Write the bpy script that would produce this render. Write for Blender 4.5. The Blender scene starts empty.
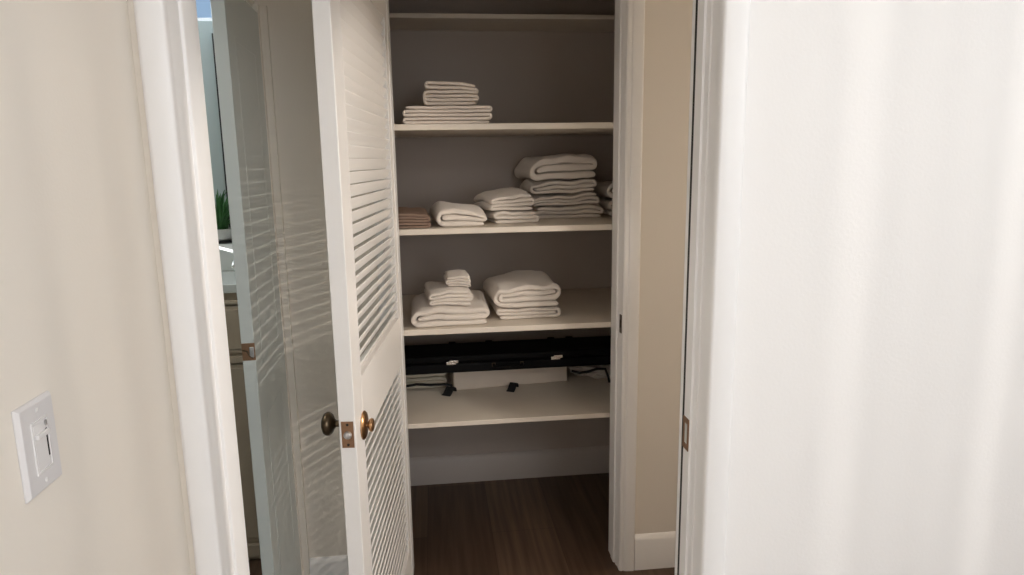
import bpy, bmesh, math, random
from mathutils import Vector, Matrix, noise
from mathutils.bvhtree import BVHTree
PI = math.pi
S = bpy.context.scene
C = S.collection
rnd = random.Random(7)

# ------------------------------------------------------------------ materials
def mat(name, col, rough=.5, metal=0., bump=0., bscale=60., var=0., vscale=8., coat=0., sheen=0., spec=.5):
    m = bpy.data.materials.new(name); m.use_nodes = True
    nt = m.node_tree; N = nt.nodes; L = nt.links
    b = N['Principled BSDF']
    b.inputs['Base Color'].default_value = (*col, 1)
    b.inputs['Roughness'].default_value = rough
    b.inputs['Metallic'].default_value = metal
    b.inputs['Specular IOR Level'].default_value = spec
    if coat: b.inputs['Coat Weight'].default_value = coat
    if sheen: b.inputs['Sheen Weight'].default_value = sheen
    tc = N.new('ShaderNodeTexCoord')
    if var:
        n = N.new('ShaderNodeTexNoise'); n.inputs['Scale'].default_value = vscale; n.inputs['Detail'].default_value = 4
        L.new(tc.outputs['Object'], n.inputs['Vector'])
        r = N.new('ShaderNodeMix'); r.data_type = 'RGBA'
        r.inputs[6].default_value = (*[c * (1 - var) for c in col], 1)
        r.inputs[7].default_value = (*[min(1, c * (1 + var)) for c in col], 1)
        L.new(n.outputs['Fac'], r.inputs[0]); L.new(r.outputs[2], b.inputs['Base Color'])
    if bump:
        n2 = N.new('ShaderNodeTexNoise'); n2.inputs['Scale'].default_value = bscale; n2.inputs['Detail'].default_value = 3
        L.new(tc.outputs['Object'], n2.inputs['Vector'])
        bp = N.new('ShaderNodeBump'); bp.inputs['Strength'].default_value = bump; bp.inputs['Distance'].default_value = .002
        L.new(n2.outputs['Fac'], bp.inputs['Height']); L.new(bp.outputs['Normal'], b.inputs['Normal'])
    return m

M = {}
M['cream'] = mat('cream_wall_paint', (.78, .735, .67), .75, bump=.12, bscale=180)
M['white_wall'] = mat('white_wall_paint', (.82, .81, .80), .6, bump=.16, bscale=140)
M['trim'] = mat('white_trim_paint', (.84, .835, .835), .38, bump=.04, bscale=40)
M['door'] = mat('white_door_paint', (.80, .78, .76), .36, bump=.05, bscale=50)
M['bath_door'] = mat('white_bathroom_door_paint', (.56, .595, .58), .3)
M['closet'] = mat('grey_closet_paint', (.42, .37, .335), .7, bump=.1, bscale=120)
M['shelf'] = mat('cream_shelf_paint', (.70, .635, .55), .5, bump=.08, bscale=60, var=.05)
M['ceiling'] = mat('ceiling_paint', (.82, .81, .79), .8, bump=.1, bscale=100)
M['towel'] = mat('white_terry_cloth', (.72, .66, .60), .95, bump=.9, bscale=420, var=.04, vscale=25, sheen=.3, spec=.1)
M['sheet'] = mat('white_cotton_sheet', (.72, .65, .585), .85, bump=.3, bscale=200, var=.04, vscale=30, spec=.2)
M['brown'] = mat('brown_cloth', (.285, .20, .155), .95, bump=.9, bscale=420, var=.08, vscale=30, spec=.1)
M['linen'] = mat('offwhite_box_fabric', (.62, .55, .48), .85, bump=.4, bscale=300, var=.04, vscale=14)
M['paper'] = mat('cream_paper', (.62, .58, .48), .7, bump=.2, bscale=30, var=.06)
M['plastic'] = mat('pale_plastic_film', (.50, .46, .42), .3, bump=.5, bscale=20, var=.12, vscale=16)
M['black'] = mat('black_case_shell', (.0025, .0025, .003), .6, bump=.15, bscale=250, spec=.12)
M['strap'] = mat('black_webbing', (.008, .008, .009), .8, bump=.5, bscale=500)
M['chrome'] = mat('bright_latch_metal', (.85, .80, .74), .25, 1.)
M['bronze'] = mat('aged_bronze', (.115, .085, .055), .32, 1., var=.25, vscale=40)
M['gold'] = mat('worn_brass', (.47, .28, .145), .28, 1., var=.15, vscale=50)
M['brass_plate'] = mat('antique_brass_plate', (.33, .20, .125), .4, 1., var=.2, vscale=60)
M['steel'] = mat('dull_steel', (.55, .55, .56), .4, 1.)
M['dark'] = mat('dark_recess_and_shade', (.015, .013, .012), .8)
M['switch'] = mat('white_switch_plastic', (.68, .67, .68), .3)
M['switch_bright'] = mat('glossy_white_plastic', (.74, .73, .735), .22)
M['vanity'] = mat('taupe_cabinet_wood', (.41, .335, .25), .5, var=.1, vscale=6)
M['counter'] = mat('pale_stone_counter', (.60, .62, .59), .18, var=.04)
M['pot'] = mat('grey_white_ceramic', (.55, .55, .52), .4)
M['leaf'] = mat('green_leaf', (.045, .16, .04), .5, var=.35, vscale=30)
M['mirror_glass'] = mat('mirror_glass', (.85, .88, .88), .03, 1.)
M['mirror_frame'] = mat('black_mirror_frame', (.008, .008, .009), .5)
M['bath_wall'] = mat('pale_bathroom_paint', (.46, .52, .51), .6, bump=.08, bscale=120)
M['bar'] = mat('gloss_white_enamel', (.92, .92, .92), .15, coat=.5)

def emit(name, col, st):
    m = bpy.data.materials.new(name); m.use_nodes = True
    nt = m.node_tree; nt.nodes.clear()
    e = nt.nodes.new('ShaderNodeEmission'); o = nt.nodes.new('ShaderNodeOutputMaterial')
    e.inputs[0].default_value = (*col, 1); e.inputs[1].default_value = st
    nt.links.new(e.outputs[0], o.inputs[0]); return m
M['sky_pane'] = emit('daylit_sky_pane', (.33, .49, .70), .9)
M['fill_glow'] = emit('fill_window_pane', (.95, .97, 1.), 1.6)

def floor_mat():
    m = bpy.data.materials.new('dark_wood_planks'); m.use_nodes = True
    nt = m.node_tree; N = nt.nodes; L = nt.links; b = N['Principled BSDF']
    tc = N.new('ShaderNodeTexCoord'); mp = N.new('ShaderNodeMapping')
    mp.inputs['Rotation'].default_value = (0, 0, PI / 2); mp.inputs['Location'].default_value = (.23, .075, 0)
    L.new(tc.outputs['Object'], mp.inputs['Vector'])
    br = N.new('ShaderNodeTexBrick'); br.offset = .37
    for k, v in (('Scale', 1), ('Brick Width', 1.25), ('Row Height', .28), ('Mortar Size', .0009), ('Mortar Smooth', .3), ('Bias', -.1)):
        br.inputs[k].default_value = v
    br.inputs['Color1'].default_value = (.105, .066, .045, 1); br.inputs['Color2'].default_value = (.165, .108, .075, 1)
    br.inputs['Mortar'].default_value = (.04, .027, .02, 1)
    L.new(mp.outputs[0], br.inputs['Vector'])
    mp2 = N.new('ShaderNodeMapping'); mp2.inputs['Scale'].default_value = (38, 1.6, 1)
    L.new(tc.outputs['Object'], mp2.inputs['Vector'])
    no = N.new('ShaderNodeTexNoise'); no.inputs['Scale'].default_value = 1.; no.inputs['Detail'].default_value = 6
    L.new(mp2.outputs[0], no.inputs['Vector'])
    rp = N.new('ShaderNodeValToRGB'); rp.color_ramp.elements[0].position = .3; rp.color_ramp.elements[1].position = .75
    rp.color_ramp.elements[0].color = (.55, .52, .5, 1); rp.color_ramp.elements[1].color = (1.25, 1.2, 1.15, 1)
    L.new(no.outputs['Fac'], rp.inputs[0])
    mx = N.new('ShaderNodeMix'); mx.data_type = 'RGBA'; mx.blend_type = 'MULTIPLY'; mx.inputs[0].default_value = 1
    L.new(br.outputs['Color'], mx.inputs[6]); L.new(rp.outputs[0], mx.inputs[7]); L.new(mx.outputs[2], b.inputs['Base Color'])
    b.inputs['Roughness'].default_value = .42; b.inputs['Specular IOR Level'].default_value = .35
    bp = N.new('ShaderNodeBump'); bp.inputs['Strength'].default_value = .2; bp.inputs['Distance'].default_value = .002
    L.new(no.outputs['Fac'], bp.inputs['Height']); L.new(bp.outputs[0], b.inputs['Normal'])
    return m
M['floor'] = floor_mat()

# ------------------------------------------------------------------ mesh helpers
class MB:
    def __init__(s): s.v = []; s.f = []
    def add(s, vs, fs):
        o = len(s.v); s.v += [Vector(v) for v in vs]; s.f += [[i + o for i in f] for f in fs]; return s
    def box(s, x0, x1, y0, y1, z0, z1):
        vs = [(x, y, z) for z in (z0, z1) for y in (y0, y1) for x in (x0, x1)]
        return s.add(vs, [(0, 2, 3, 1), (4, 5, 7, 6), (0, 1, 5, 4), (2, 6, 7, 3), (0, 4, 6, 2), (1, 3, 7, 5)])
    def prism(s, prof, fn):
        """closed 2D profile extruded: fn(p, end) -> 3D point, end 0/1"""
        n = len(prof); vs = [fn(p, 0) for p in prof] + [fn(p, 1) for p in prof]
        fs = [(i, (i + 1) % n, n + (i + 1) % n, n + i) for i in range(n)]
        fs += [list(range(n))[::-1], list(range(n, 2 * n))]
        return s.add(vs, fs)
    def lathe(s, prof, mtx, n=28):
        """prof: list of (r, h) revolved about local Z, then mtx"""
        vs = []; fs = []
        for r, hh in prof:
            for i in range(n):
                a = 2 * PI * i / n; vs.append(mtx @ Vector((r * math.cos(a), r * math.sin(a), hh)))
        for j in range(len(prof) - 1):
            for i in range(n):
                fs.append((j * n + i, j * n + (i + 1) % n, (j + 1) * n + (i + 1) % n, (j + 1) * n + i))
        fs.append(list(range(n))[::-1]); fs.append([(len(prof) - 1) * n + i for i in range(n)])
        return s.add(vs, fs)
    def tube(s, pts, r, n=10):
        pts = [Vector(p) for p in pts]; vs = []; fs = []
        for i, p in enumerate(pts):
            t = (pts[min(i + 1, len(pts) - 1)] - pts[max(i - 1, 0)]).normalized()
            a = t.orthogonal().normalized() if i == 0 else (a - t * a.dot(t)).normalized()
            b = t.cross(a); rr = r[i] if isinstance(r, (list, tuple)) else r
            vs += [p + (a * math.cos(2 * PI * k / n) + b * math.sin(2 * PI * k / n)) * rr for k in range(n)]
        for i in range(len(pts) - 1):
            for k in range(n): fs.append((i * n + k, i * n + (k + 1) % n, (i + 1) * n + (k + 1) % n, (i + 1) * n + k))
        fs.append(list(range(n))[::-1]); fs.append([(len(pts) - 1) * n + k for k in range(n)])
        return s.add(vs, fs)
    def build(s, name, m, parent=None, bevel=0., smooth=False, seg=2, loc=None, rotz=0.):
        me = bpy.data.meshes.new(name); me.from_pydata([tuple(v) for v in s.v], [], s.f)
        bm = bmesh.new(); bm.from_mesh(me); bmesh.ops.recalc_face_normals(bm, faces=bm.faces); bm.to_mesh(me); bm.free()
        me.materials.append(m); o = bpy.data.objects.new(name, me); C.objects.link(o)
        if parent: o.parent = parent
        if loc: o.location = loc
        o.rotation_euler.z = rotz
        if smooth or bevel:
            for p in me.polygons: p.use_smooth = True
        if bevel:
            b = o.modifiers.new('bevel', 'BEVEL'); b.width = bevel; b.segments = seg; b.limit_method = 'ANGLE'; b.angle_limit = .6
            b.harden_normals = True
        elif smooth:
            me.set_sharp_from_angle(angle=.7)
        return o

def tag(o, label=None, cat=None, group=None, kind=None):
    if label: o['label'] = label
    if cat: o['category'] = cat
    if group: o['group'] = group
    if kind: o['kind'] = kind
    return o
def struct(o, label=None):
    o['kind'] = 'structure'
    if label: o['label'] = label
    return o
def empty(name, loc=(0, 0, 0), rotz=0):
    o = bpy.data.objects.new(name, None); C.objects.link(o); o.location = loc; o.rotation_euler.z = rotz
    o.empty_display_size = .05; return o

# ------------------------------------------------------------------ camera (fitted to the photograph)
F, PITCH, YAW, ROLL = 679.78, .183895, .112849, -.0151926
fw = Vector((math.sin(YAW) * math.cos(PITCH), math.cos(YAW) * math.cos(PITCH), -math.sin(PITCH)))
rt = Vector((math.cos(YAW), -math.sin(YAW), 0)); up = rt.cross(fw)
r2 = math.cos(ROLL) * rt + math.sin(ROLL) * up; u2 = -math.sin(ROLL) * rt + math.cos(ROLL) * up
cam = bpy.data.cameras.new('camera'); co = bpy.data.objects.new('camera', cam); C.objects.link(co)
cam.sensor_width = 36; cam.lens = F / 1024 * 36; cam.clip_start = .02
mm = Matrix.Identity(4)
for i, a in enumerate((r2, u2, -fw)):
    for j in range(3): mm[j][i] = a[j]
mm[2][3] = 1.6
co.matrix_world = mm
S.camera = co
S.cycles.max_bounces = 14; S.cycles.diffuse_bounces = 9

# ------------------------------------------------------------------ the setting
CEIL = 2.44
YF0, YF1 = 1.28, 1.405       # doorway wall
YC0, YC1 = 2.385, 2.515      # closet wall
CB = 3.236                   # closet back
struct(MB().box(-2.3, 3., -2.8, 3.5, -.1, 0).build('floor', M['floor']))
struct(MB().box(-2.3, 3., -2.8, 3.5, CEIL, CEIL + .1).build('ceiling', M['ceiling']))
# near room
struct(MB().box(-.62, -.5, -2.7, YF1, 0, CEIL).build('wall_left', M['cream']))
struct(MB().box(-.5, -.452, YF0, YF1, 0, CEIL).build('wall_front_left', M['cream']))
w = MB().box(.56, 2.92, YF0, YF1, 0, CEIL).box(-.452, .56, YF0, YF1, 2.06, CEIL)
struct(w.build('wall_front', M['white_wall']))
XR = 2.2
WY0, WY1, WZ0, WZ1 = -2.2, .5, .6, 2.35
w = MB().box(XR, XR + .12, -2.7, WY0, 0, CEIL).box(XR, XR + .12, WY1, YF0, 0, CEIL).box(XR, XR + .12, WY0, WY1, 0, WZ0).box(XR, XR + .12, WY0, WY1, WZ1, CEIL)
struct(w.build('wall_right', M['white_wall']))
RX0, RX1, RZ0, RZ1 = .36, 1.56, 1.0, 2.3
struct(MB().box(-.62, RX0, -2.8, -2.7, 0, CEIL).box(RX1, XR + .12, -2.8, -2.7, 0, CEIL).box(RX0, RX1, -2.8, -2.7, 0, RZ0).box(RX0, RX1, -2.8, -2.7, RZ1, CEIL).build('wall_rear', M['cream']))
w3 = struct(MB().box(RX0, RX0 + .05, -2.79, -2.69, RZ0, RZ1).box(RX1 - .05, RX1, -2.79, -2.69, RZ0, RZ1).box(RX0 + .05, RX1 - .05, -2.79, -2.69, RZ0, RZ0 + .05).box(RX0 + .05, RX1 - .05, -2.79, -2.69, RZ1 - .05, RZ1).build('fill_window', M['trim'], bevel=.004))  # unseen rear window, added as fill light towards the closet
MB().box(RX0 + .05, RX1 - .05, -2.785, -2.775, RZ0 + .05, RZ1 - .05).build('window_pane', M['fill_glow'], w3)  # glowing pane of the added fill window
# window in the right wall (outside the photo): open casement frame with a vertical blind
w1 = struct(MB().box(XR - .01, XR + .10, WY0, WY0 + .05, WZ0, WZ1).box(XR - .01, XR + .10, WY1 - .05, WY1, WZ0, WZ1).box(XR - .01, XR + .10, WY0 + .05, WY1 - .05, WZ0, WZ0 + .05).box(XR - .01, XR + .10, WY0 + .05, WY1 - .05, WZ1 - .05, WZ1)
            .build('window_1', M['trim'], bevel=.004))
vb = empty('vertical_blind', (XR + .07, 0, 0))
yy = WY0 + .06
for k in range(40):
    wd = .055 + .03 * rnd.random()
    if yy + wd > WY1 - .06: break
    MB().box(-.002, .002, yy, yy + wd, WZ0 + .06, WZ1 - .08).build('slat', M['white_wall'], vb)
    yy += wd + .012 + .05 * rnd.random() ** 2
MB().box(-.02, .02, WY0 + .05, WY1 - .05, WZ1 - .08, WZ1 - .05).build('head_rail', M['trim'], vb, bevel=.003)
tag(vb, 'white vertical blind hanging in the window of the near room', 'blind')
# vestibule
struct(MB().box(2.92, 3.0, YF1, YC1, 0, CEIL).build('wall_hall_end', M['cream']))
w = MB().box(.70, 2.92, YC0, YC1, 0, CEIL).box(-.66, -.14, YC0, YC1, 0, CEIL).box(-.14, .70, YC0, YC1, 2.22, CEIL)
struct(w.build('wall_back', M['cream']))
w = MB().box(-.66, -.545, YF1, 1.44, 0, CEIL).box(-.66, -.545, 1.44, 2.385, 2.10, CEIL)
struct(w.build('wall_vestibule_left', M['cream']))
# bathroom beyond
struct(MB().box(-2.0, -.40, 3.15, 3.25, 0, 2.20).box(-2.0, -.40, 3.15, 3.25, 2.42, CEIL).box(-2.0, -1.5, 3.15, 3.25, 2.20, 2.42).box(-.62, -.40, 3.15, 3.25, 2.20, 2.42).build('wall_bathroom_back', M['bath_wall']))
struct(MB().box(-2.1, -2.0, .6, 3.25, 0, CEIL).build('wall_bathroom_left', M['bath_wall']))
struct(MB().box(-2.1, -.62, .5, .6, 0, CEIL).build('wall_bathroom_near', M['bath_wall']))
w2 = struct(MB().box(-1.5, -.62, 3.16, 3.24, 2.20, 2.215).box(-1.5, -.62, 3.16, 3.24, 2.405, 2.42).box(-1.5, -1.485, 3.16, 3.24, 2.215, 2.405).box(-.635, -.62, 3.16, 3.24, 2.215, 2.405).build('window_2', M['trim'], bevel=.002))
MB().box(-1.485, -.635, 3.175, 3.185, 2.215, 2.405).build('window_pane', M['sky_pane'], w2)
# closet box
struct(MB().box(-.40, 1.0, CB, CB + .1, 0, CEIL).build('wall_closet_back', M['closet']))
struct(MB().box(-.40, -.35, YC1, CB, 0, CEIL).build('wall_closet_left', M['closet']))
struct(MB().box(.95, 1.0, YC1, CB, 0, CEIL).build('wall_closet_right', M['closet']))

def baseboard(name, x0, x1, yw, m, hh=.148):
    """runs along X against a wall plane y=yw, facing -Y, with a stepped bevelled top"""
    prof = [(0, 0), (-.015, 0), (-.015, hh - .022), (-.012, hh - .016), (-.006, hh - .004), (0, hh)]
    return struct(MB().prism(prof, lambda p, e: Vector(((x0, x1)[e], yw + p[0], p[1]))).build(name, m, smooth=True))
baseboard('baseboard_back_right', .7395, 2.92, YC0, M['trim'])
baseboard('baseboard_back_left', -.505, -.205, YC0, M['trim'], .155)
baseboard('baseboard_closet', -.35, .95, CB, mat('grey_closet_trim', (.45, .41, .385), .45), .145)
baseboard('baseboard_front', .605, XR, YF0, M['trim'])

def casing_prof(w, t=.017):
    # across the face: 0 = opening side, w = outer side; two shallow beads near the opening, round outer edge
    return [(0, 0), (0, .009), (.002, .011), (.008, .011), (.010, .0085), (.013, .0085), (.016, .013), (.022, .0145),
            (w - .008, t), (w - .0035, t - .0015), (w - .001, t - .005), (w, t - .010), (w, 0)]
def flat_prof(w, t=.019):
    return [(0, 0), (0, t - .006), (.0015, t - .0025), (.005, t), (w - .010, t), (w - .005, t - .0015), (w - .0015, t - .005), (w, t - .010), (w, 0)]
def casing(name, xo, sgn, w, yw, z1, m=M['trim'], flat=False):
    p = flat_prof(w) if flat else casing_prof(w)
    return struct(MB().prism(p, lambda q, e: Vector((xo + sgn * q[0], yw - q[1], (0, z1)[e]))).build(name, m, smooth=True))
def head_casing(name, x0, x1, zo, w, yw, m=M['trim']):
    p = casing_prof(w)
    return struct(MB().prism(p, lambda q, e: Vector(((x0, x1)[e], yw - q[1], zo + q[0]))).build(name, m, smooth=True))
# doorway casings and jambs
casing('trim_1', .5425, 1, .053, YF0, 2.05, flat=True)
casing('trim_2', -.4365, -1, .0500, YF0, 2.05, flat=True)
head_casing('trim_3', -.489, .5955, 2.05, .055, YF0)
# left jamb board with a door stop
jp = [(-.452, 1.272), (-.4415, 1.272), (-.4395, 1.275), (-.4395, 1.343), (-.4345, 1.345), (-.4325, 1.348), (-.4325, 1.424), (-.452, 1.424)]
struct(MB().prism(jp, lambda q, e: Vector((q[0], q[1], (0, 2.05)[e]))).build('trim_4', M['trim'], bevel=.001))
# right jamb: board, stop and a far strip ; a black strip paints the shade of the crack between them
jp = [(.56, 1.272), (.5475, 1.272), (.5455, 1.274), (.5455, 1.323), (.5425, 1.325), (.5425, 1.345), (.5375, 1.347), (.5375, 1.382), (.56, 1.382)]
t5 = struct(MB().prism(jp, lambda q, e: Vector((q[0], q[1], (0, 2.05)[e]))).build('trim_5', M['trim'], bevel=.001))
struct(MB().box(.5372, .556, 1.3825, 1.3915, 0, 2.035).build('crack_shade', M['dark']))
struct(MB().prism([(.56, 1.391), (.545, 1.391), (.543, 1.394), (.543, 1.424), (.546, 1.428), (.56, 1.428)], lambda q, e: Vector((q[0], q[1], (0, 2.05)[e]))).build('trim_7', M['trim'], bevel=.001))
struct(MB().box(-.452, .56, 1.272, 1.424, 2.035, 2.055).build('trim_8', M['trim'], bevel=.001))
# strike plate on that jamb
sp = MB()
for (y0, y1, z0, z1) in ((1.350, 1.357, .966, 1.039), (1.374, 1.382, .966, 1.039), (1.357, 1.374, .966, .979), (1.357, 1.374, 1.026, 1.039)):
    sp.box(.5352, .5380, y0, y1, z0, z1)
spo = sp.build('strike_plate', M['brass_plate'], t5, bevel=.0008)
MB().box(.5368, .5379, 1.357, 1.374, .979, 1.026).build('strike_hole', M['pot'], spo)

# closet casings and jamb
casing('trim_9', .682, 1, .057, YC0, 2.215)
casing('trim_10', -.134, -1, .068, YC0, 2.215)
head_casing('trim_11', -.202, .739, 2.215, .068, YC0)
jp = [(.70, 2.375), (.682, 2.375), (.678, 2.379), (.678, 2.412), (.6755, 2.416), (.6755, 2.434), (.6695, 2.438), (.6695, 2.475), (.6725, 2.479), (.6725, 2.522), (.70, 2.522)]
t12 = struct(MB().prism(jp, lambda q, e: Vector((q[0], q[1], (0, 2.215)[e]))).build('trim_12', M['trim'], bevel=.001))
jp = [(-.148, 2.375), (-.132, 2.375), (-.128, 2.379), (-.128, 2.522), (-.148, 2.522)]
struct(MB().prism(jp, lambda q, e: Vector((q[0], q[1], (0, 2.215)[e]))).build('trim_13', M['trim'], bevel=.001))
struct(MB().box(-.142, .70, 2.375, 2.522, 2.20, 2.22).build('trim_14', M['trim'], bevel=.001))
st = MB().box(.6748, .6780, 2.388, 2.411, .964, 1.034)
sto = st.build('strike_plate', M['bronze'], t12, bevel=.003)
MB().box(.6740, .6755, 2.394, 2.406, .984, 1.014).build('strike_hole', M['dark'], sto)
# bathroom door frame strip at the back corner
struct(MB().box(-.545, -.5285, 2.352, 2.385, 0, 2.1).box(-.5285, -.5060, 2.366, 2.385, 0, 2.1).build('trim_15', M['cream'], bevel=.0015))

# ------------------------------------------------------------------ shelves
SG = 'painted shelves in the linen closet'
def shelf(label, y0, z1, t=.022, x0=-.349, x1=.949):
    o = MB().box(x0, x1, y0, CB - .001, z1 - t, z1).build('closet_shelf', M['shelf'], bevel=.002)
    return tag(o, label, 'shelf', SG)
Z2, Z3, Z4, Z5 = 1.736, 1.358, .977, .601
shelf('shallow bare shelf at the very top of the closet', 2.96, 2.200, .0185)
shelf('cream shelf carrying only the pile of thin folded sheets at its left end', 2.53, Z2)
shelf('cream shelf carrying the row of towels with the brown cloth at its left end', 2.53, Z3)
shelf('cream shelf right above the long black case', 2.525, Z4)
shelf('lowest cream shelf, under the black case and white box', 2.53, Z5, .020)

# ------------------------------------------------------------------ folded towels
def fold_path(levels, W, t, inset=.012, first='R'):
    """centre line of a folded cloth in (x, z): runs at the given levels joined by round turns"""
    n = max(levels) + 1
    side = first; spans = {'L': 1, 'R': 1}; sd = 'L' if first == 'R' else 'R'
    for a, b in zip(levels[:-1], levels[1:]):
        spans[sd] = max(spans[sd], abs(a - b)); sd = 'L' if sd == 'R' else 'R'
    xc = {'L': -W / 2 + (spans['L'] + 1) * t / 2, 'R': W / 2 - (spans['R'] + 1) * t / 2}
    end = {'L': -W / 2 + inset, 'R': W / 2 - inset}
    pts = []; cur = first
    for i, lv in enumerate(levels):
        other = 'L' if cur == 'R' else 'R'
        a = end[cur] if i == 0 else xc[cur]
        if i == len(levels) - 1:
            a2 = xc[cur]; b = xc[other] + (-1 if other == 'L' else 1) * t * .27 * (spans[other] - 1)
        else: b = xc[other]
        z = (lv + .5) * t
        m = 13
        for k in range(m): pts.append((a + (b - a) * k / (m - 1), z))
        if i < len(levels) - 1:
            z2 = (levels[i + 1] + .5) * t; zc = (z + z2) / 2; r = abs(z2 - z) / 2; sg = 1 if z2 > z else -1
            s = -1 if other == 'L' else 1
            ns = 5 + 2 * int(abs(levels[i + 1] - lv))
            for k in range(1, ns):
                th = -PI / 2 + PI * k / ns
                pts.append((xc[other] + s * r * math.cos(th) , zc + sg * r * math.sin(th)))
        cur = other
    return pts

def towel(label, W, D, H, levels, loc, rotz=0., first='R', m='towel', group=None, name='folded_towel', cat='towel',
          bulge=.05, slope=0., wav=.0035, fill=.93, droop=.0, skew=0., seed=None, flare=.0, on=None, stiff=.45):
    seed = rnd.random() * 100 if seed is None else seed
    n = max(levels) + 1; t = H / n
    P = fold_path(levels, W, t, first=first)
    npt = len(P)
    tang = []
    for i in range(npt):
        a = P[max(0, i - 1)]; b = P[min(npt - 1, i + 1)]
        d = Vector((b[0] - a[0], b[1] - a[1])); d = d.normalized() if d.length > 1e-7 else Vector((1, 0)); tang.append(d)
    ys = [0, .002, .006, .014, .03] + [.03 + (D - .044) * k / 9 for k in range(1, 10)] + [D - .006, D]
    th = [.55, .80, .95, 1, 1] + [1] * 9 + [.9, .6]
    prof_idx = list(range(npt)) + list(range(npt - 1, -1, -1))
    rows = []
    for yi, y in enumerate(ys):
        row = []
        for k, i in enumerate(prof_idx):
            sgn = 1 if k < npt else -1
            e = 1.
            if i in (0, npt - 1): e = .7
            hh = t * .5 * fill * th[yi] * e
            nx, nz = -tang[i].y, tang[i].x
            x = P[i][0] + nx * sgn * hh; z = P[i][1] + nz * sgn * hh
            lv = P[i][1] / t
            # living cloth: slow waves, per-layer edge offset, soft crown
            f = z / H
            fy = y / D
            w1 = noise.noise(Vector((x * 11 + seed, y * 9, lv * .23)))
            w2 = noise.noise(Vector((x * 33 + seed, y * 26, lv * .9 + 3)))
            crown = 1 - (2 * x / W) ** 2
            z += f * (bulge * H * crown + slope * x) + f * wav * (w1 * 1.6 + w2 * .7)
            z -= droop * f * max(0, 1 - y / .09) ** 2
            z += flare * f * math.sin(fy * PI)
            yo = y + (noise.noise(Vector((x * 7 + seed * 1.7, lv * 1.35, 5.))) * .011 + w2 * .003) * (1 if y < D / 2 else 1)
            xo = x + noise.noise(Vector((lv * .8 + seed, y * 5, 9.))) * .004 + skew * fy
            row.append(Vector((xo, yo, max(z, .0004))))
        rows.append(row)
    b = MB(); q = len(prof_idx); vs = [v for r in rows for v in r]; fs = []
    for r in range(len(rows) - 1):
        for k in range(q):
            fs.append((r * q + k, r * q + (k + 1) % q, (r + 1) * q + (k + 1) % q, (r + 1) * q + k))
    for i in range(npt - 1):
        fs.append((i, i + 1, q - 2 - i, q - 1 - i)[::-1])
        o = (len(rows) - 1) * q; fs.append((o + i, o + i + 1, o + q - 2 - i, o + q - 1 - i))
    b.add(vs, fs)
    if on:
        # lay the cloth on what is under it: follow the top of the pile
        bv, cen = [], Vector((0, 0, 0))
        for u in on:
            mw = Matrix.Translation(u.location) @ Matrix.Rotation(u.rotation_euler.z, 4, 'Z')
            wv = [mw @ v.co for v in u.data.vertices]
            bv.append(BVHTree.FromPolygons(wv, [tuple(p.vertices) for p in u.data.polygons]))
            cen = sum(wv, Vector((0, 0, 0))) / len(wv)
        def top(x, y):
            for f in (1, .97, .94, .9, .85, .8, .7, .6, .5, .35, .2, 0):
                hs = [t.ray_cast(Vector((cen.x + (x - cen.x) * f, cen.y + (y - cen.y) * f, 5)), Vector((0, 0, -1)))[0] for t in bv]
                hs = [q.z for q in hs if q is not None]
                if hs: return max(hs)
            return loc[2]
        cs_, sn_ = math.cos(rotz), math.sin(rotz); raw = {}; dil = {}; G = .011
        def cell(i, k):
            if (i, k) not in raw: raw[i, k] = top(i * G, k * G)
            return raw[i, k]
        def dcell(i, k):
            if (i, k) not in dil: dil[i, k] = max(cell(i + a_, k + b_) for a_ in (-1, 0, 1) for b_ in (-1, 0, 1))
            return dil[i, k]
        W_ = [Vector((loc[0] + v.x * cs_ - v.y * sn_, loc[1] + v.x * sn_ + v.y * cs_)) for v in b.v]
        Hs = []
        for p_ in W_:
            i0, k0 = math.floor(p_.x / G), math.floor(p_.y / G); fx, fy_ = p_.x / G - i0, p_.y / G - k0
            Hs.append((dcell(i0, k0) * (1 - fx) + dcell(i0 + 1, k0) * fx) * (1 - fy_) + (dcell(i0, k0 + 1) * (1 - fx) + dcell(i0 + 1, k0 + 1) * fx) * fy_)
        hm = max(Hs)
        for v, h_ in zip(b.v, Hs): v.z += h_ + stiff * (hm - h_) - loc[2] + .0008
    o = b.build(name, M[m], smooth=True, loc=loc, rotz=rotz)
    for p in o.data.polygons: p.use_smooth = True
    o.data.set_sharp_from_angle(angle=1.2)
    ss = o.modifiers.new('soft', 'SUBSURF'); ss.levels = 1; ss.render_levels = 1
    return tag(o, label, cat, group)
R_ = math.radians
g2 = 'folded sheets on the second shelf'
k = towel('wide thin white folded sheet, under the small one, on the second shelf', .330, .30, .067, [0, 1, 2, 3, 4], (.064, 2.55, Z2), R_(.5), first='R', m='sheet', group=g2, name='folded_sheet', cat='sheet', bulge=-.02, wav=.003, seed=3.1)
towel('small white folded sheet, on top of the wide one, on the second shelf', .208, .23, .082, [0, 2, 1, 3, 4, 5], (.078, 2.575, Z2 + .062), R_(-1.5), first='R', m='sheet', group=g2, name='folded_sheet', cat='sheet', bulge=.02, slope=-.05, wav=.004, seed=8.3, on=[k])
g3 = 'towels in a row on the third shelf'
towel('brown folded cloth at left end of the third shelf', .158, .26, .056, [0, 1, 2, 3, 4], (-.089, 2.555, Z3), R_(3), first='L', m='brown', group=g3, name='folded_cloth', cat='cloth', bulge=.0, slope=-.05, wav=.004, seed=2.2, flare=.012)
towel('single white folded towel right beside the brown cloth', .196, .29, .057, [0, 2, 1], (.106, 2.583, Z3), R_(3), first='R', group=g3, bulge=.10, slope=-.12, wav=.006, seed=5.5, flare=.02, skew=-.01)
a = R_(9)
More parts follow.
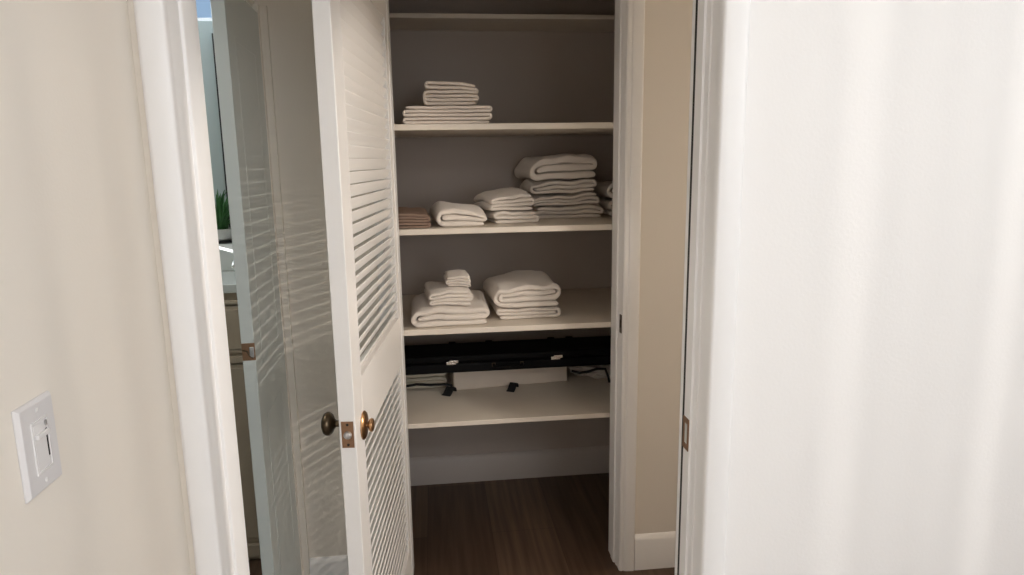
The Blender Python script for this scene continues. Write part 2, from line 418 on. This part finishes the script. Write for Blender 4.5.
k = towel('lower towel of the small white pile left of the tall stack', .192, .23, .047, [0, 1, 2], (.324, 2.655, Z3), a, first='L', group=g3, bulge=.05, slope=.03, wav=.006, seed=6.1)
towel('upper towel of the small white pile left of the tall stack', .184, .23, .056, [0, 1, 2, 3], (.310, 2.650, Z3 + .051), a, first='R', group=g3, bulge=.10, slope=.06, wav=.007, seed=1.4, flare=.015, skew=-.02, on=[k])
ST = 'towels in the tall stack on the third shelf'
k = towel('bottom towel of the tall four-towel stack', .308, .30, .050, [0, 1, 2], (.567, 2.838, Z3), R_(1), first='R', group=ST, bulge=.02, wav=.009, seed=4.4)
k = towel('second towel from the bottom of the tall four-towel stack', .300, .30, .046, [0, 1, 2], (.556, 2.838, Z3 + .05), R_(0), first='L', group=ST, bulge=.02, slope=.02, wav=.009, seed=7.7, on=[k])
k = towel('third towel from the bottom of the tall four-towel stack', .290, .30, .050, [0, 2, 1], (.546, 2.832, Z3 + .1), R_(1), first='R', group=ST, bulge=.02, wav=.009, seed=9.2, on=[k])
towel('thick top towel of the tall four-towel stack', .296, .32, .082, [0, 2, 1], (.545, 2.826, Z3 + .15), R_(1), first='R', group=ST, bulge=.12, slope=.08, wav=.010, seed=12.6, flare=.01, skew=-.02, on=[k])
k = towel('lower white towel half hidden behind the right door jamb', .18, .28, .070, [0, 2, 1], (.836, 2.885, Z3), R_(0), first='L', group='towels behind the right jamb', bulge=.05, wav=.006, seed=3.7)
towel('upper white towel half hidden behind the right door jamb', .18, .28, .064, [0, 2, 1], (.834, 2.885, Z3 + .071), R_(1), first='R', group='towels behind the right jamb', bulge=.08, wav=.006, seed=2.9, on=[k])
g4 = 'towels on the shelf above the case'
k = towel('big white towel at left, under two smaller ones, above the black case', .306, .36, .069, [0, 2, 1], (.050, 2.555, Z4), R_(1), first='R', group=g4, bulge=.06, slope=.03, wav=.009, seed=5.9, flare=.012)
k2 = towel('white hand towel between the big towel and the small washcloth', .174, .25, .054, [0, 1, 2, 3], (.056, 2.572, Z4 + .078), R_(5), first='R', group=g4, bulge=.04, slope=.08, wav=.005, seed=8.8, flare=.004, on=[k], stiff=.1)
towel('small white washcloth on top of the left towel pile', .102, .15, .037, [0, 1, 2, 3], (.086, 2.600, Z4 + .136), R_(3), first='L', group=g4, bulge=.06, wav=.003, seed=1.9, flare=.003, on=[k2], stiff=.15)
k = towel('lower thin towel of the two-towel pile right of the washcloth pile', .266, .32, .047, [0, 2, 1], (.366, 2.632, Z4), R_(2), first='L', group=g4, bulge=.02, wav=.006, seed=7.1)
towel('upper thick towel of the two-towel pile right of the washcloth pile', .276, .34, .076, [0, 3, 1, 2], (.360, 2.622, Z4 + .050), R_(2), first='R', group=g4, bulge=.16, slope=.05, wav=.009, seed=10.3, flare=.012, skew=-.01, on=[k])

# ------------------------------------------------------------------ lowest shelf: box, case, oddments
bx = empty('storage_box', (.0622, 2.895, Z5), R_(6))
MB().box(0, .525, 0, .20, 0, .118).build('box_body', M['linen'], bx, bevel=.006, seg=3)
MB().box(-.002, .527, -.002, .202, .112, .1235).build('box_lid', M['linen'], bx, bevel=.004)
tag(bx, 'off-white fabric box lying under the long black case', 'box')
cs = empty('instrument_case', (-.33, 2.752, Z5 + .1245), R_(.8))
MB().box(0, 1.20, 0, .215, 0, .042).build('case_bottom', M['black'], cs, bevel=.010, seg=3)
MB().box(0, 1.20, .0015, .2135, .0435, .076).build('case_lid', M['black'], cs, bevel=.010, seg=3)
for lx in (.385, .830):
    lb = MB().box(lx - .024, lx + .016, -.005, .0, .038, .052).box(lx - .012, lx + .026, -.0075, -.003, .046, .058)
    la = lb.build('latch', M['chrome'], cs, bevel=.0025)
    MB().tube([(lx - .014, -.009, .054), (lx - .006, -.013, .050), (lx + .008, -.012, .047), (lx + .020, -.008, .049)], .003).build('latch_lever', M['chrome'], la, smooth=True)
for lx in (.395, .56, .845, .93):
    MB().box(lx - .016, lx + .016, .205, .219, .060, .0795).build('hinge', M['black'], cs, bevel=.003)
hb = MB().tube([(.56, -.001, .030), (.56, -.02, .027), (.575, -.026, .026), (.665, -.026, .026), (.68, -.02, .027), (.68, -.001, .030)], .006)
hd = hb.build('handle', M['black'], cs, smooth=True)
for lx in (.56, .68): MB().box(lx - .008, lx + .008, -.0045, .0005, .020, .038).build('handle_mount', M['bronze'], hd, bevel=.002)
tag(cs, 'long black hard case with bright latches on the lowest shelf', 'case')

def strap(label, pts, wdt, loc, rot):
    """a flat webbing strip following pts (y,z), width wdt in x"""
    b = MB(); n = len(pts); th = .003
    prof = [(p[0], p[1]) for p in pts] + [(p[0] + .001, p[1] + th) for p in reversed(pts)]
    b.prism(prof, lambda q, e: Vector(((-wdt / 2, wdt / 2)[e], q[0], q[1])))
    return tag(b.build('webbing_strap', M['strap'], smooth=True, loc=loc, rotz=rot), label, 'strap', 'black straps under the case')
pp = [(-.040, 0), (-.03, .001), (-.016, .010), (-.004, .020), (.008, .024), (.016, .018), (.020, .004)]
strap('black strap end sticking out at left end of the white box', pp, .042, (.045, 2.868, Z5), R_(-32))
strap('black strap end sticking out below the middle of the white box', pp, .036, (.325, 2.878, Z5), R_(-28))
towel('cream folded papers left of the white box', .24, .18, .088, [0, 1, 2, 3, 4], (-.085, 2.945, Z5), R_(2), first='R', m='paper', name='folded_paper', cat='paper', bulge=0, wav=.005, seed=6.6)
b = MB().tube([(-.155, 2.90, Z5 + .030), (-.10, 2.893, Z5 + .040), (-.04, 2.89, Z5 + .034), (.02, 2.885, Z5 + .036), (.05, 2.888, Z5 + .03), (.052, 2.892, Z5 + .004)], .0055)
tag(b.build('cable', M['strap'], smooth=True), 'black cord lying across the cream papers', 'cord')
b = MB().tube([(.60, 2.925, Z5 + .055), (.63, 2.90, Z5 + .052), (.67, 2.885, Z5 + .062), (.705, 2.88, Z5 + .074), (.745, 2.885, Z5 + .07), (.76, 2.882, Z5 + .03), (.765, 2.882, Z5 + .006)], .0055)
tag(b.build('cable', M['strap'], smooth=True), 'black cord curling in front of the plastic bag', 'cord')
# crumpled plastic bag
b = MB(); nu, nv = 34, 18; vs = []; fs = []
for j in range(nv + 1):
    for i in range(nu):
        a = 2 * PI * i / nu; p = PI * j / nv
        d = Vector((math.sin(p) * math.cos(a), math.sin(p) * math.sin(a), math.cos(p)))
        k = 1 + .35 * noise.noise(d * 2.6 + Vector((4, 1, 2))) + .16 * abs(noise.noise(d * 7)) - .05
        vs.append((d.x * .145 * k, d.y * .10 * k, max(0.0005, .046 + d.z * .047 * k)))
for j in range(nv):
    for i in range(nu): fs.append((j * nu + i, j * nu + (i + 1) % nu, (j + 1) * nu + (i + 1) % nu, (j + 1) * nu + i))
b.add(vs, fs)
tag(b.build('plastic_bag', M['plastic'], loc=(.765, 3.02, Z5)), 'crumpled pale plastic bag right of the white box', 'bag')

# ------------------------------------------------------------------ louvred closet door
DX, DY, TH = -.205, 1.583, R_(5.4)      # free edge corner of the visible face; direction to the hinge
d1 = struct(empty('door_1', (DX, DY, .012), 0), 'white louvred closet door standing open')
d1['category'] = 'door'
d1.rotation_euler.z = -TH               # local +Y runs from free edge to hinge, local -X is the door thickness
T = .040; DW = .797; DH = 2.175
def zl(z): return z - .012
fr = MB()
L0, L1 = .093, .752
fr.box(-T, 0, 0, L0, 0, DH).box(-T, 0, L1, DW, 0, DH)
for (z0, z1) in ((0, .165), (.889, 1.056), (2.05, DH)): fr.box(-T, 0, L0, L1, z0, z1)
fr.build('door_frame', M['door'], d1, bevel=.0025)
def louvers(z0, z1):
    b = MB(); sp = .032; n = int(round((z1 - z0) / sp)); sp = (z1 - z0) / n
    tilt = R_(60.5); ww = .0352; tt = .0048
    for k in range(n):
        zc = z0 + sp * (k + .5); prof = []
        # rounded slat section: near edge (local x=0 side) high, far edge low
        for s, a0 in ((1, -90), (-1, 90)):
            for q in range(5):
                a = R_(a0 + 45 * q)
                prof.append((s * (ww / 2 - tt / 2) + tt / 2 * math.cos(a), tt / 2 * math.sin(a)))
        def fn(p, e, zc=zc):
            x = p[0] * math.cos(tilt) - p[1] * math.sin(tilt); z = p[0] * math.sin(tilt) + p[1] * math.cos(tilt)
            return Vector((-.0125 + x, (L0 - .004, L1 + .004)[e], zc + z))
        b.prism(prof, fn)
    return b.build('louver_panel', M['door'], d1, smooth=True)
louvers(.165, .889); louvers(1.056, 2.05)
# thin bead that frames each louvre panel
for (z0, z1) in ((.165, .889), (1.056, 2.05)):
    MB().box(-.004, .0003, L0 - .004, L0 + .003, z0, z1).box(-.004, .0003, L1 - .003, L1 + .004, z0, z1).box(-.004, .0003, L0, L1, z0 - .004, z0 + .003).box(-.004, .0003, L0, L1, z1 - .003, z1 + .004).build('panel_bead', M['door'], d1, bevel=.0002)
# knobs
def axisX(x, y, z, sgn): # local Z -> +-X
    return Matrix.Translation((x, y, z)) @ Matrix.Rotation(sgn * PI / 2, 4, 'Y')
KU, KZ = .072, .945
ki = MB().lathe([(.036, 0), (.037, .003), (.034, .007), (.027, .009), (.010, .010)], axisX(0, KU + .014, KZ - .011, 1)).build('rosette', M['gold'], d1, smooth=True); ki['label'] = 'round brass rosette'
kn = MB().lathe([(.007, .008), (.0068, .012), (.009, .014), (.0155, .0165), (.0175, .021), (.0165, .025), (.011, .0275), (.003, .028)], axisX(0, KU + .014, KZ - .011, 1)).build('thumb_turn', M['gold'], ki, smooth=True)
ro = MB().lathe([(.030, 0), (.030, .004), (.024, .008), (.012, .010)], axisX(-T, KU, KZ, -1)).build('rosette', M['bronze'], d1, smooth=True)
kb = MB().lathe([(.011, .006), (.0085, .012), (.0085, .024), (.014, .029), (.024, .0335), (.0295, .040), (.030, .047), (.026, .054), (.016, .0585), (.004, .060)], axisX(-T, KU, KZ, -1)).build('door_knob', M['bronze'], ro, smooth=True); kb['label'] = 'dark bronze knob'
lp = MB().box(-.0345, -.0050, -.0014, .0004, KZ - .034, KZ + .033).build('latch_plate', M['brass_plate'], d1, bevel=.0006)
MB().lathe([(.0100, 0), (.0100, .004), (.008, .008), (.002, .0095)], Matrix.Translation((-.0195, -.001, KZ - .001)) @ Matrix.Rotation(PI / 2, 4, 'X'), 18).build('latch_bolt', M['steel'], lp, smooth=True)
for dz in (-.026, .025):
    MB().lathe([(.0032, 0), (.0032, .0006), (.0018, .001)], Matrix.Translation((-.0195, -.0013, KZ + dz)) @ Matrix.Rotation(PI / 2, 4, 'X'), 14).build('screw', M['dark'], lp, smooth=True)

# ------------------------------------------------------------------ bathroom door leaf at the back corner
hx, hy, ex, ey = -.5275, 2.338, -.509, 1.905
ang = math.atan2(-(hx - ex), hy - ey)
d2 = struct(empty('door_2', (ex, ey, .01)), 'white bathroom door leaf beside the louvred door'); d2['category'] = 'door'
d2.rotation_euler.z = ang
LW = math.hypot(hx - ex, hy - ey)
b = MB().box(-.035, 0, 0, LW, 0, 2.06)
b.build('door_slab', M['bath_door'], d2, bevel=.002)
for (z0, z1) in ((.16, .86), (1.02, 1.93)):
    b = MB()
    for (y0, y1, a0, a1) in ((.085, .097, z0, z1), (LW - .097, LW - .085, z0, z1), (.085, LW - .085, z0, z0 + .012), (.085, LW - .085, z1 - .012, z1)):
        b.box(-.001, .0006, y0, y1, a0, a1)
    b.build('panel_moulding', M['bath_door'], d2, bevel=.0004)
cp = MB().box(-.0345, .0008, -.0016, .0005, 1.053, 1.103).build('catch_plate', M['brass_plate'], d2, bevel=.003)
MB().box(-.014, -.002, -.005, -.001, 1.062, 1.092).build('catch_bolt', M['steel'], cp, bevel=.003)
MB().tube([(-.032, -.002, 1.083), (-.020, -.004, 1.080), (-.014, -.004, 1.066), (-.006, -.003, 1.060)], .0022).build('catch_spring', M['bronze'], cp, smooth=True)

# ------------------------------------------------------------------ dimmer switch on the left wall
sw = empty('light_switch', (-.5, .8565, 1.262))
pl = [(-.0385, 0), (-.0385, .003), (-.0345, .0065), (.0345, .0065), (.0385, .003), (.0385, 0)]
b = MB()
def ring(hy_, hz_, x): return [Vector((x, -hy_, -hz_)), Vector((x, hy_, -hz_)), Vector((x, hy_, hz_)), Vector((x, -hy_, hz_))]
vs = ring(.0385, .0585, 0) + ring(.0385, .0585, .0025) + ring(.0345, .0545, .0068)
fs = [(3, 2, 1, 0), (8, 9, 10, 11)] + [(r * 4 + k, r * 4 + (k + 1) % 4, (r + 1) * 4 + (k + 1) % 4, (r + 1) * 4 + k) for r in (0, 1) for k in range(4)]
b.add(vs, fs).build('switch_plate', M['switch'], sw, bevel=.0012)
b = MB()
for (y0, y1, z0, z1) in ((-.0175, .0175, .0305, .034), (-.0175, .0175, -.034, -.0305), (-.0175, -.0145, -.0305, .0305), (.0150, .0175, -.0305, .0305)): b.box(.006, .0082, y0, y1, z0, z1)
b.build('switch_frame', M['switch_bright'], sw, bevel=.0006)
MB().box(.006, .0078, -.0142, .0092, -.030, .0302).build('rocker', M['switch_bright'], sw, bevel=.0012)
MB().box(.006, .0073, .0096, .0148, -.0300, .0302).build('slider_track', M['switch'], sw)
MB().box(.0070, .0076, .0108, .0136, -.018, .018).build('slider_slot', M['dark'], sw)
MB().box(.0074, .0118, -.0125, .0145, .0110, .0175).build('slider_knob', M['switch_bright'], sw, bevel=.0012)
MB().box(.0076, .0090, .0104, .0142, .0215, .0285).build('indicator', M['steel'], sw, bevel=.0004)
for dz in (-.0455, .0455):
    MB().lathe([(.0032, 0), (.0032, .0008), (.002, .0012)], Matrix.Translation((.0066, 0, dz)) @ Matrix.Rotation(PI / 2, 4, 'Y'), 14).build('screw', M['switch_bright'], sw, smooth=True)
tag(sw, 'white dimmer switch plate with slider on the left wall', 'light switch')

# ------------------------------------------------------------------ bathroom glimpse
VY = 2.65
vn = empty('vanity_cabinet', (-1.1, VY, 0))
MB().box(-.60, .50, .012, .48, 0, 1.122).build('cabinet_body', M['vanity'], vn, bevel=.002)
b = MB().box(-.585, .485, 0, .014, .09, .84).box(-.57, .47, -.004, .002, .105, .825)
b.build('cabinet_door', M['vanity'], vn, bevel=.003)
b = MB().box(-.585, .485, 0, .014, .885, 1.072).box(-.57, .47, -.004, .002, .90, 1.058)
b.build('drawer_front', M['vanity'], vn, bevel=.003)
for (a0, a1) in ((.846, .872), (1.078, 1.094), (.02, .075)): MB().box(-.60, .50, -.008, .014, a0, a1).build('cabinet_moulding', M['vanity'], vn, bevel=.003)
tag(vn, 'taupe panelled bathroom cabinet seen in the gap left of the door', 'cabinet')
ct = empty('counter_top', (-1.1, VY, 1.123))
MB().box(-.61, .505, -.015, .495, 0, .034).build('slab', M['counter'], ct, bevel=.004)
MB().box(-.61, .505, .33, .495, .034, .150).build('raised_ledge', M['counter'], ct, bevel=.004)
tag(ct, 'pale glossy bathroom counter with a raised back ledge', 'countertop')
mr = empty('wall_mirror', (-.594, 3.148, 1.285))
x0, x1, z1 = -.306, .21, .862
MB().box(x0, x0 + .013, -.02, 0, 0, z1).box(x1 - .013, x1, -.02, 0, 0, z1).box(x0 + .013, x1 - .013, -.02, 0, 0, .013).box(x0 + .013, x1 - .013, -.02, 0, z1 - .013, z1).build('mirror_frame', M['mirror_frame'], mr, bevel=.001)
MB().box(x0 + .013, x1 - .013, -.010, -.004, .013, z1 - .013).build('mirror_glass', M['mirror_glass'], mr)
tag(mr, 'tall bathroom mirror with thin black frame above the counter', 'mirror')
pt = empty('potted_plant', (-.915, 3.045, 1.2735))
MB().lathe([(.050, 0), (.056, .004), (.058, .009), (.050, .010)], Matrix.Identity(4)).build('saucer', M['mirror_frame'], pt, smooth=True)
MB().lathe([(.036, .010), (.046, .016), (.052, .035), (.053, .058), (.049, .060), (.046, .052), (.01, .050)], Matrix.Identity(4)).build('pot', M['pot'], pt, smooth=True)
b = MB(); r3 = random.Random(5)
for k in range(95):
    a = r3.random() * 2 * PI; rr = r3.random() * .034; tip = .02 + r3.random() * .10; hh = .07 + r3.random() * .175
    base = Vector((rr * math.cos(a), rr * math.sin(a), .048)); a2 = a + r3.uniform(-.5, .5)
    wv = Vector((-math.sin(a2), math.cos(a2), 0)); w0 = .0035 + .003 * r3.random()
    pts = [base + Vector((math.cos(a2), math.sin(a2), 0)) * tip * (s ** 1.7) + Vector((0, 0, hh * (s - .25 * s ** 3))) for s in (0, .25, .5, .75, 1)]
    ww = [.5, 1, 1, .7, .08]; vs = []
    for p, q in zip(pts, ww): vs += [p - wv * w0 * q, p + Vector((math.cos(a2), math.sin(a2), 0)) * -.0012, p + wv * w0 * q]
    fs = []
    for i in range(4):
        fs += [(i * 3, i * 3 + 1, i * 3 + 4, i * 3 + 3), (i * 3 + 1, i * 3 + 2, i * 3 + 5, i * 3 + 4)]
    b.add(vs, fs)
fo = b.build('foliage', M['leaf'], pt, smooth=True)
sd = fo.modifiers.new('solid', 'SOLIDIFY'); sd.thickness = .0008
tag(pt, 'small bushy green plant in a pale pot on the bathroom counter', 'plant')
lb = empty('glint_bar', (0, 0, 0))  # glowing bar stands in for a bright reflection streak; fixture parts are added
MB().tube([(-.955, 2.952, 1.279), (-.90, 2.950, 1.263), (-.825, 2.946, 1.241)], .0058).build('glint_tube', emit('glowing_glint', (1., 1., 1.), 1.6), lb, smooth=True)
MB().tube([(-.962, 2.952, 1.281), (-.952, 2.952, 1.278)], .0070).build('glint_end_cap', M['chrome'], lb, smooth=True)
MB().tube([(-.829, 2.946, 1.2422), (-.819, 2.946, 1.2392)], .0070).build('glint_end_cap', M['chrome'], lb, smooth=True)
MB().box(-.90, -.885, 2.952, 2.979, 1.255, 1.266).build('glint_bracket', M['chrome'], lb, bevel=.002)
tag(lb, 'slim glowing bar standing in for a bright reflection on the bathroom counter', 'light')
fc = empty('faucet', (-.80, 2.88, 1.1585))
MB().lathe([(.022, 0), (.022, .006), (.014, .010), (.012, .06), (.017, .066), (.017, .074), (.004, .078)], Matrix.Identity(4), 20).build('faucet_body', M['chrome'], fc, smooth=True)
MB().tube([(0, -.005, .055), (0, -.04, .066), (0, -.08, .062), (0, -.10, .045)], .008).build('spout', M['chrome'], fc, smooth=True)
MB().tube([(0, 0, .076), (.012, .012, .092), (.03, .03, .098)], .004).build('lever', M['chrome'], fc, smooth=True)
tag(fc, 'small chrome faucet on the bathroom counter', 'faucet')

# ------------------------------------------------------------------ light: daylight through the windows, hall spotlight, added fills
def area(name, loc, rot, sx, sy, power, col=(1, 1, 1), spread=None):
    l = bpy.data.lights.new(name, 'AREA'); l.shape = 'RECTANGLE'; l.size = sx; l.size_y = sy; l.energy = power; l.color = col
    if spread: l.spread = spread
    o = bpy.data.objects.new(name, l); C.objects.link(o); o.location = loc; o.rotation_euler = rot; return o
area('window_daylight', (XR + .04, (WY0 + WY1) / 2, 2.06), (0, PI / 2, 0), .48, 2.5, 21, (.95, .975, 1.))
sl = bpy.data.lights.new('sun', 'SUN'); sl.energy = .9; sl.angle = R_(2.2); sl.color = (1., .95, .90)
so = bpy.data.objects.new('sun', sl); C.objects.link(so); so.rotation_euler = Vector((-.75, .65, -.13)).to_track_quat('-Z', 'Y').to_euler()
area('rear_fill', ((RX0 + RX1) / 2, -2.74, (RZ0 + RZ1) / 2), (PI / 2, 0, 0), RX1 - RX0 - .1, RZ1 - RZ0 - .1, 23, (.96, .98, 1.))  # added fill in the rear opening
# warm wall spotlight on the far side of the doorway wall, round the corner of the hallway, aimed along the hall
LX, LY, LZ = 1.62, 1.53, 1.75
aim = (Vector((-.25, 2.02, 1.12)) - Vector((LX, LY, LZ))).normalized()
q_ = aim.to_track_quat('-Z', 'Y'); lm = Matrix.Translation((LX, LY, LZ)) @ q_.to_matrix().to_4x4()
hl = empty('wall_spotlight', (0, 0, 0))
MB().lathe([(.05, 0), (.05, .012), (.044, .018), (.01, .019)], Matrix.Translation((LX + .06, YF1, LZ + .03)) @ Matrix.Rotation(-PI / 2, 4, 'X')).build('wall_plate', M['bronze'], hl, smooth=True)
MB().tube([(LX + .06, YF1 + .015, LZ + .03), (LX + .07, YF1 + .06, LZ + .04), (LX + .055, LY - .025, LZ + .028)], .007).build('arm', M['bronze'], hl, smooth=True)
MB().lathe([(.036, -.010), (.038, -.008), (.038, .070), (.030, .085), (.006, .088), (.006, .080), (.028, .076), (.0345, .064), (.0345, -.010)], lm).build('lamp_shade', M['bronze'], hl, smooth=True)
tag(hl, 'small bronze wall spotlight round the corner in the hallway', 'lamp')
pl_ = bpy.data.lights.new('hall_spot', 'SPOT'); pl_.energy = 66; pl_.color = (1., .90, .79); pl_.shadow_soft_size = .010
pl_.spot_size = R_(56); pl_.spot_blend = .3
po = bpy.data.objects.new('hall_spot', pl_); C.objects.link(po); po.matrix_world = Matrix.Translation(aim * .012) @ lm
# unseen ceiling fill, added to brighten the bathroom cabinet
bl = empty('ceiling_fill', (-1.25, 1.75, CEIL))
MB().lathe([(.115, -.001), (.12, -.012), (.11, -.022), (.02, -.023)], Matrix.Identity(4)).build('fill_base', M['trim'], bl, smooth=True)
MB().lathe([(.105, -.0235), (.105, -.035), (.09, -.055), (.06, -.068), (.004, -.075)], Matrix.Identity(4)).build('fill_dome', emit('bathroom_fill_dome', (1., .96, .90), 62.), bl, smooth=True)
tag(bl, 'small frosted ceiling fill light added in the bathroom', 'lamp')
# ceiling fill added behind the camera to brighten the shelf tops
cl = empty('ceiling_fill', (.55, -.75, CEIL))
MB().lathe([(.175, -.001), (.18, -.012), (.17, -.022), (.02, -.023)], Matrix.Identity(4)).build('fill_base', M['trim'], cl, smooth=True)
MB().lathe([(.165, -.0235), (.165, -.040), (.145, -.065), (.10, -.085), (.04, -.095), (.004, -.096)], Matrix.Identity(4)).build('fill_dome', emit('room_fill_dome', (1., .975, .945), 46.), cl, smooth=True)
tag(cl, 'flush frosted ceiling fill light added in the near room', 'lamp')
# unseen warm globe further along the hallway, added as fill for the back wall
hp = empty('pendant_fill', (2.05, 2.08, -.62))
MB().lathe([(.05, CEIL + .59), (.055, CEIL + .60), (.055, CEIL + .619)], Matrix.Identity(4)).build('fill_canopy', M['trim'], hp, smooth=True)
MB().tube([(0, 0, CEIL + .60), (0, 0, 2.14)], .004).build('cord', M['strap'], hp)  # cord of the added fill globe
MB().lathe([(.02, 2.145), (.03, 2.13), (.03, 2.095)], Matrix.Identity(4)).build('fill_socket', M['gold'], hp, smooth=True)
MB().lathe([(.004, 1.98), (.03, 1.984), (.052, 2.0), (.06, 2.035), (.052, 2.07), (.034, 2.092), (.012, 2.098)], Matrix.Identity(4)).build('fill_globe', emit('warm_fill_globe', (1., .84, .66), 80.), hp, smooth=True)
tag(hp, 'glowing fill globe added out of view in the hallway to the right', 'lamp')
area('bathroom_daylight', (-1.05, 3.14, 2.31), (-PI / 2 - .3, 0, 0), .8, .18, 7, (.75, .88, 1.))
w = bpy.data.worlds.new('world'); S.world = w; w.use_nodes = True
w.node_tree.nodes['Background'].inputs[0].default_value = (.6, .7, .85, 1); w.node_tree.nodes['Background'].inputs[1].default_value = .3
vs_ = S.view_settings; vs_.view_transform = 'Standard'; vs_.look = 'None'; vs_.gamma = 1; vs_.use_curve_mapping = False; vs_.exposure = 0
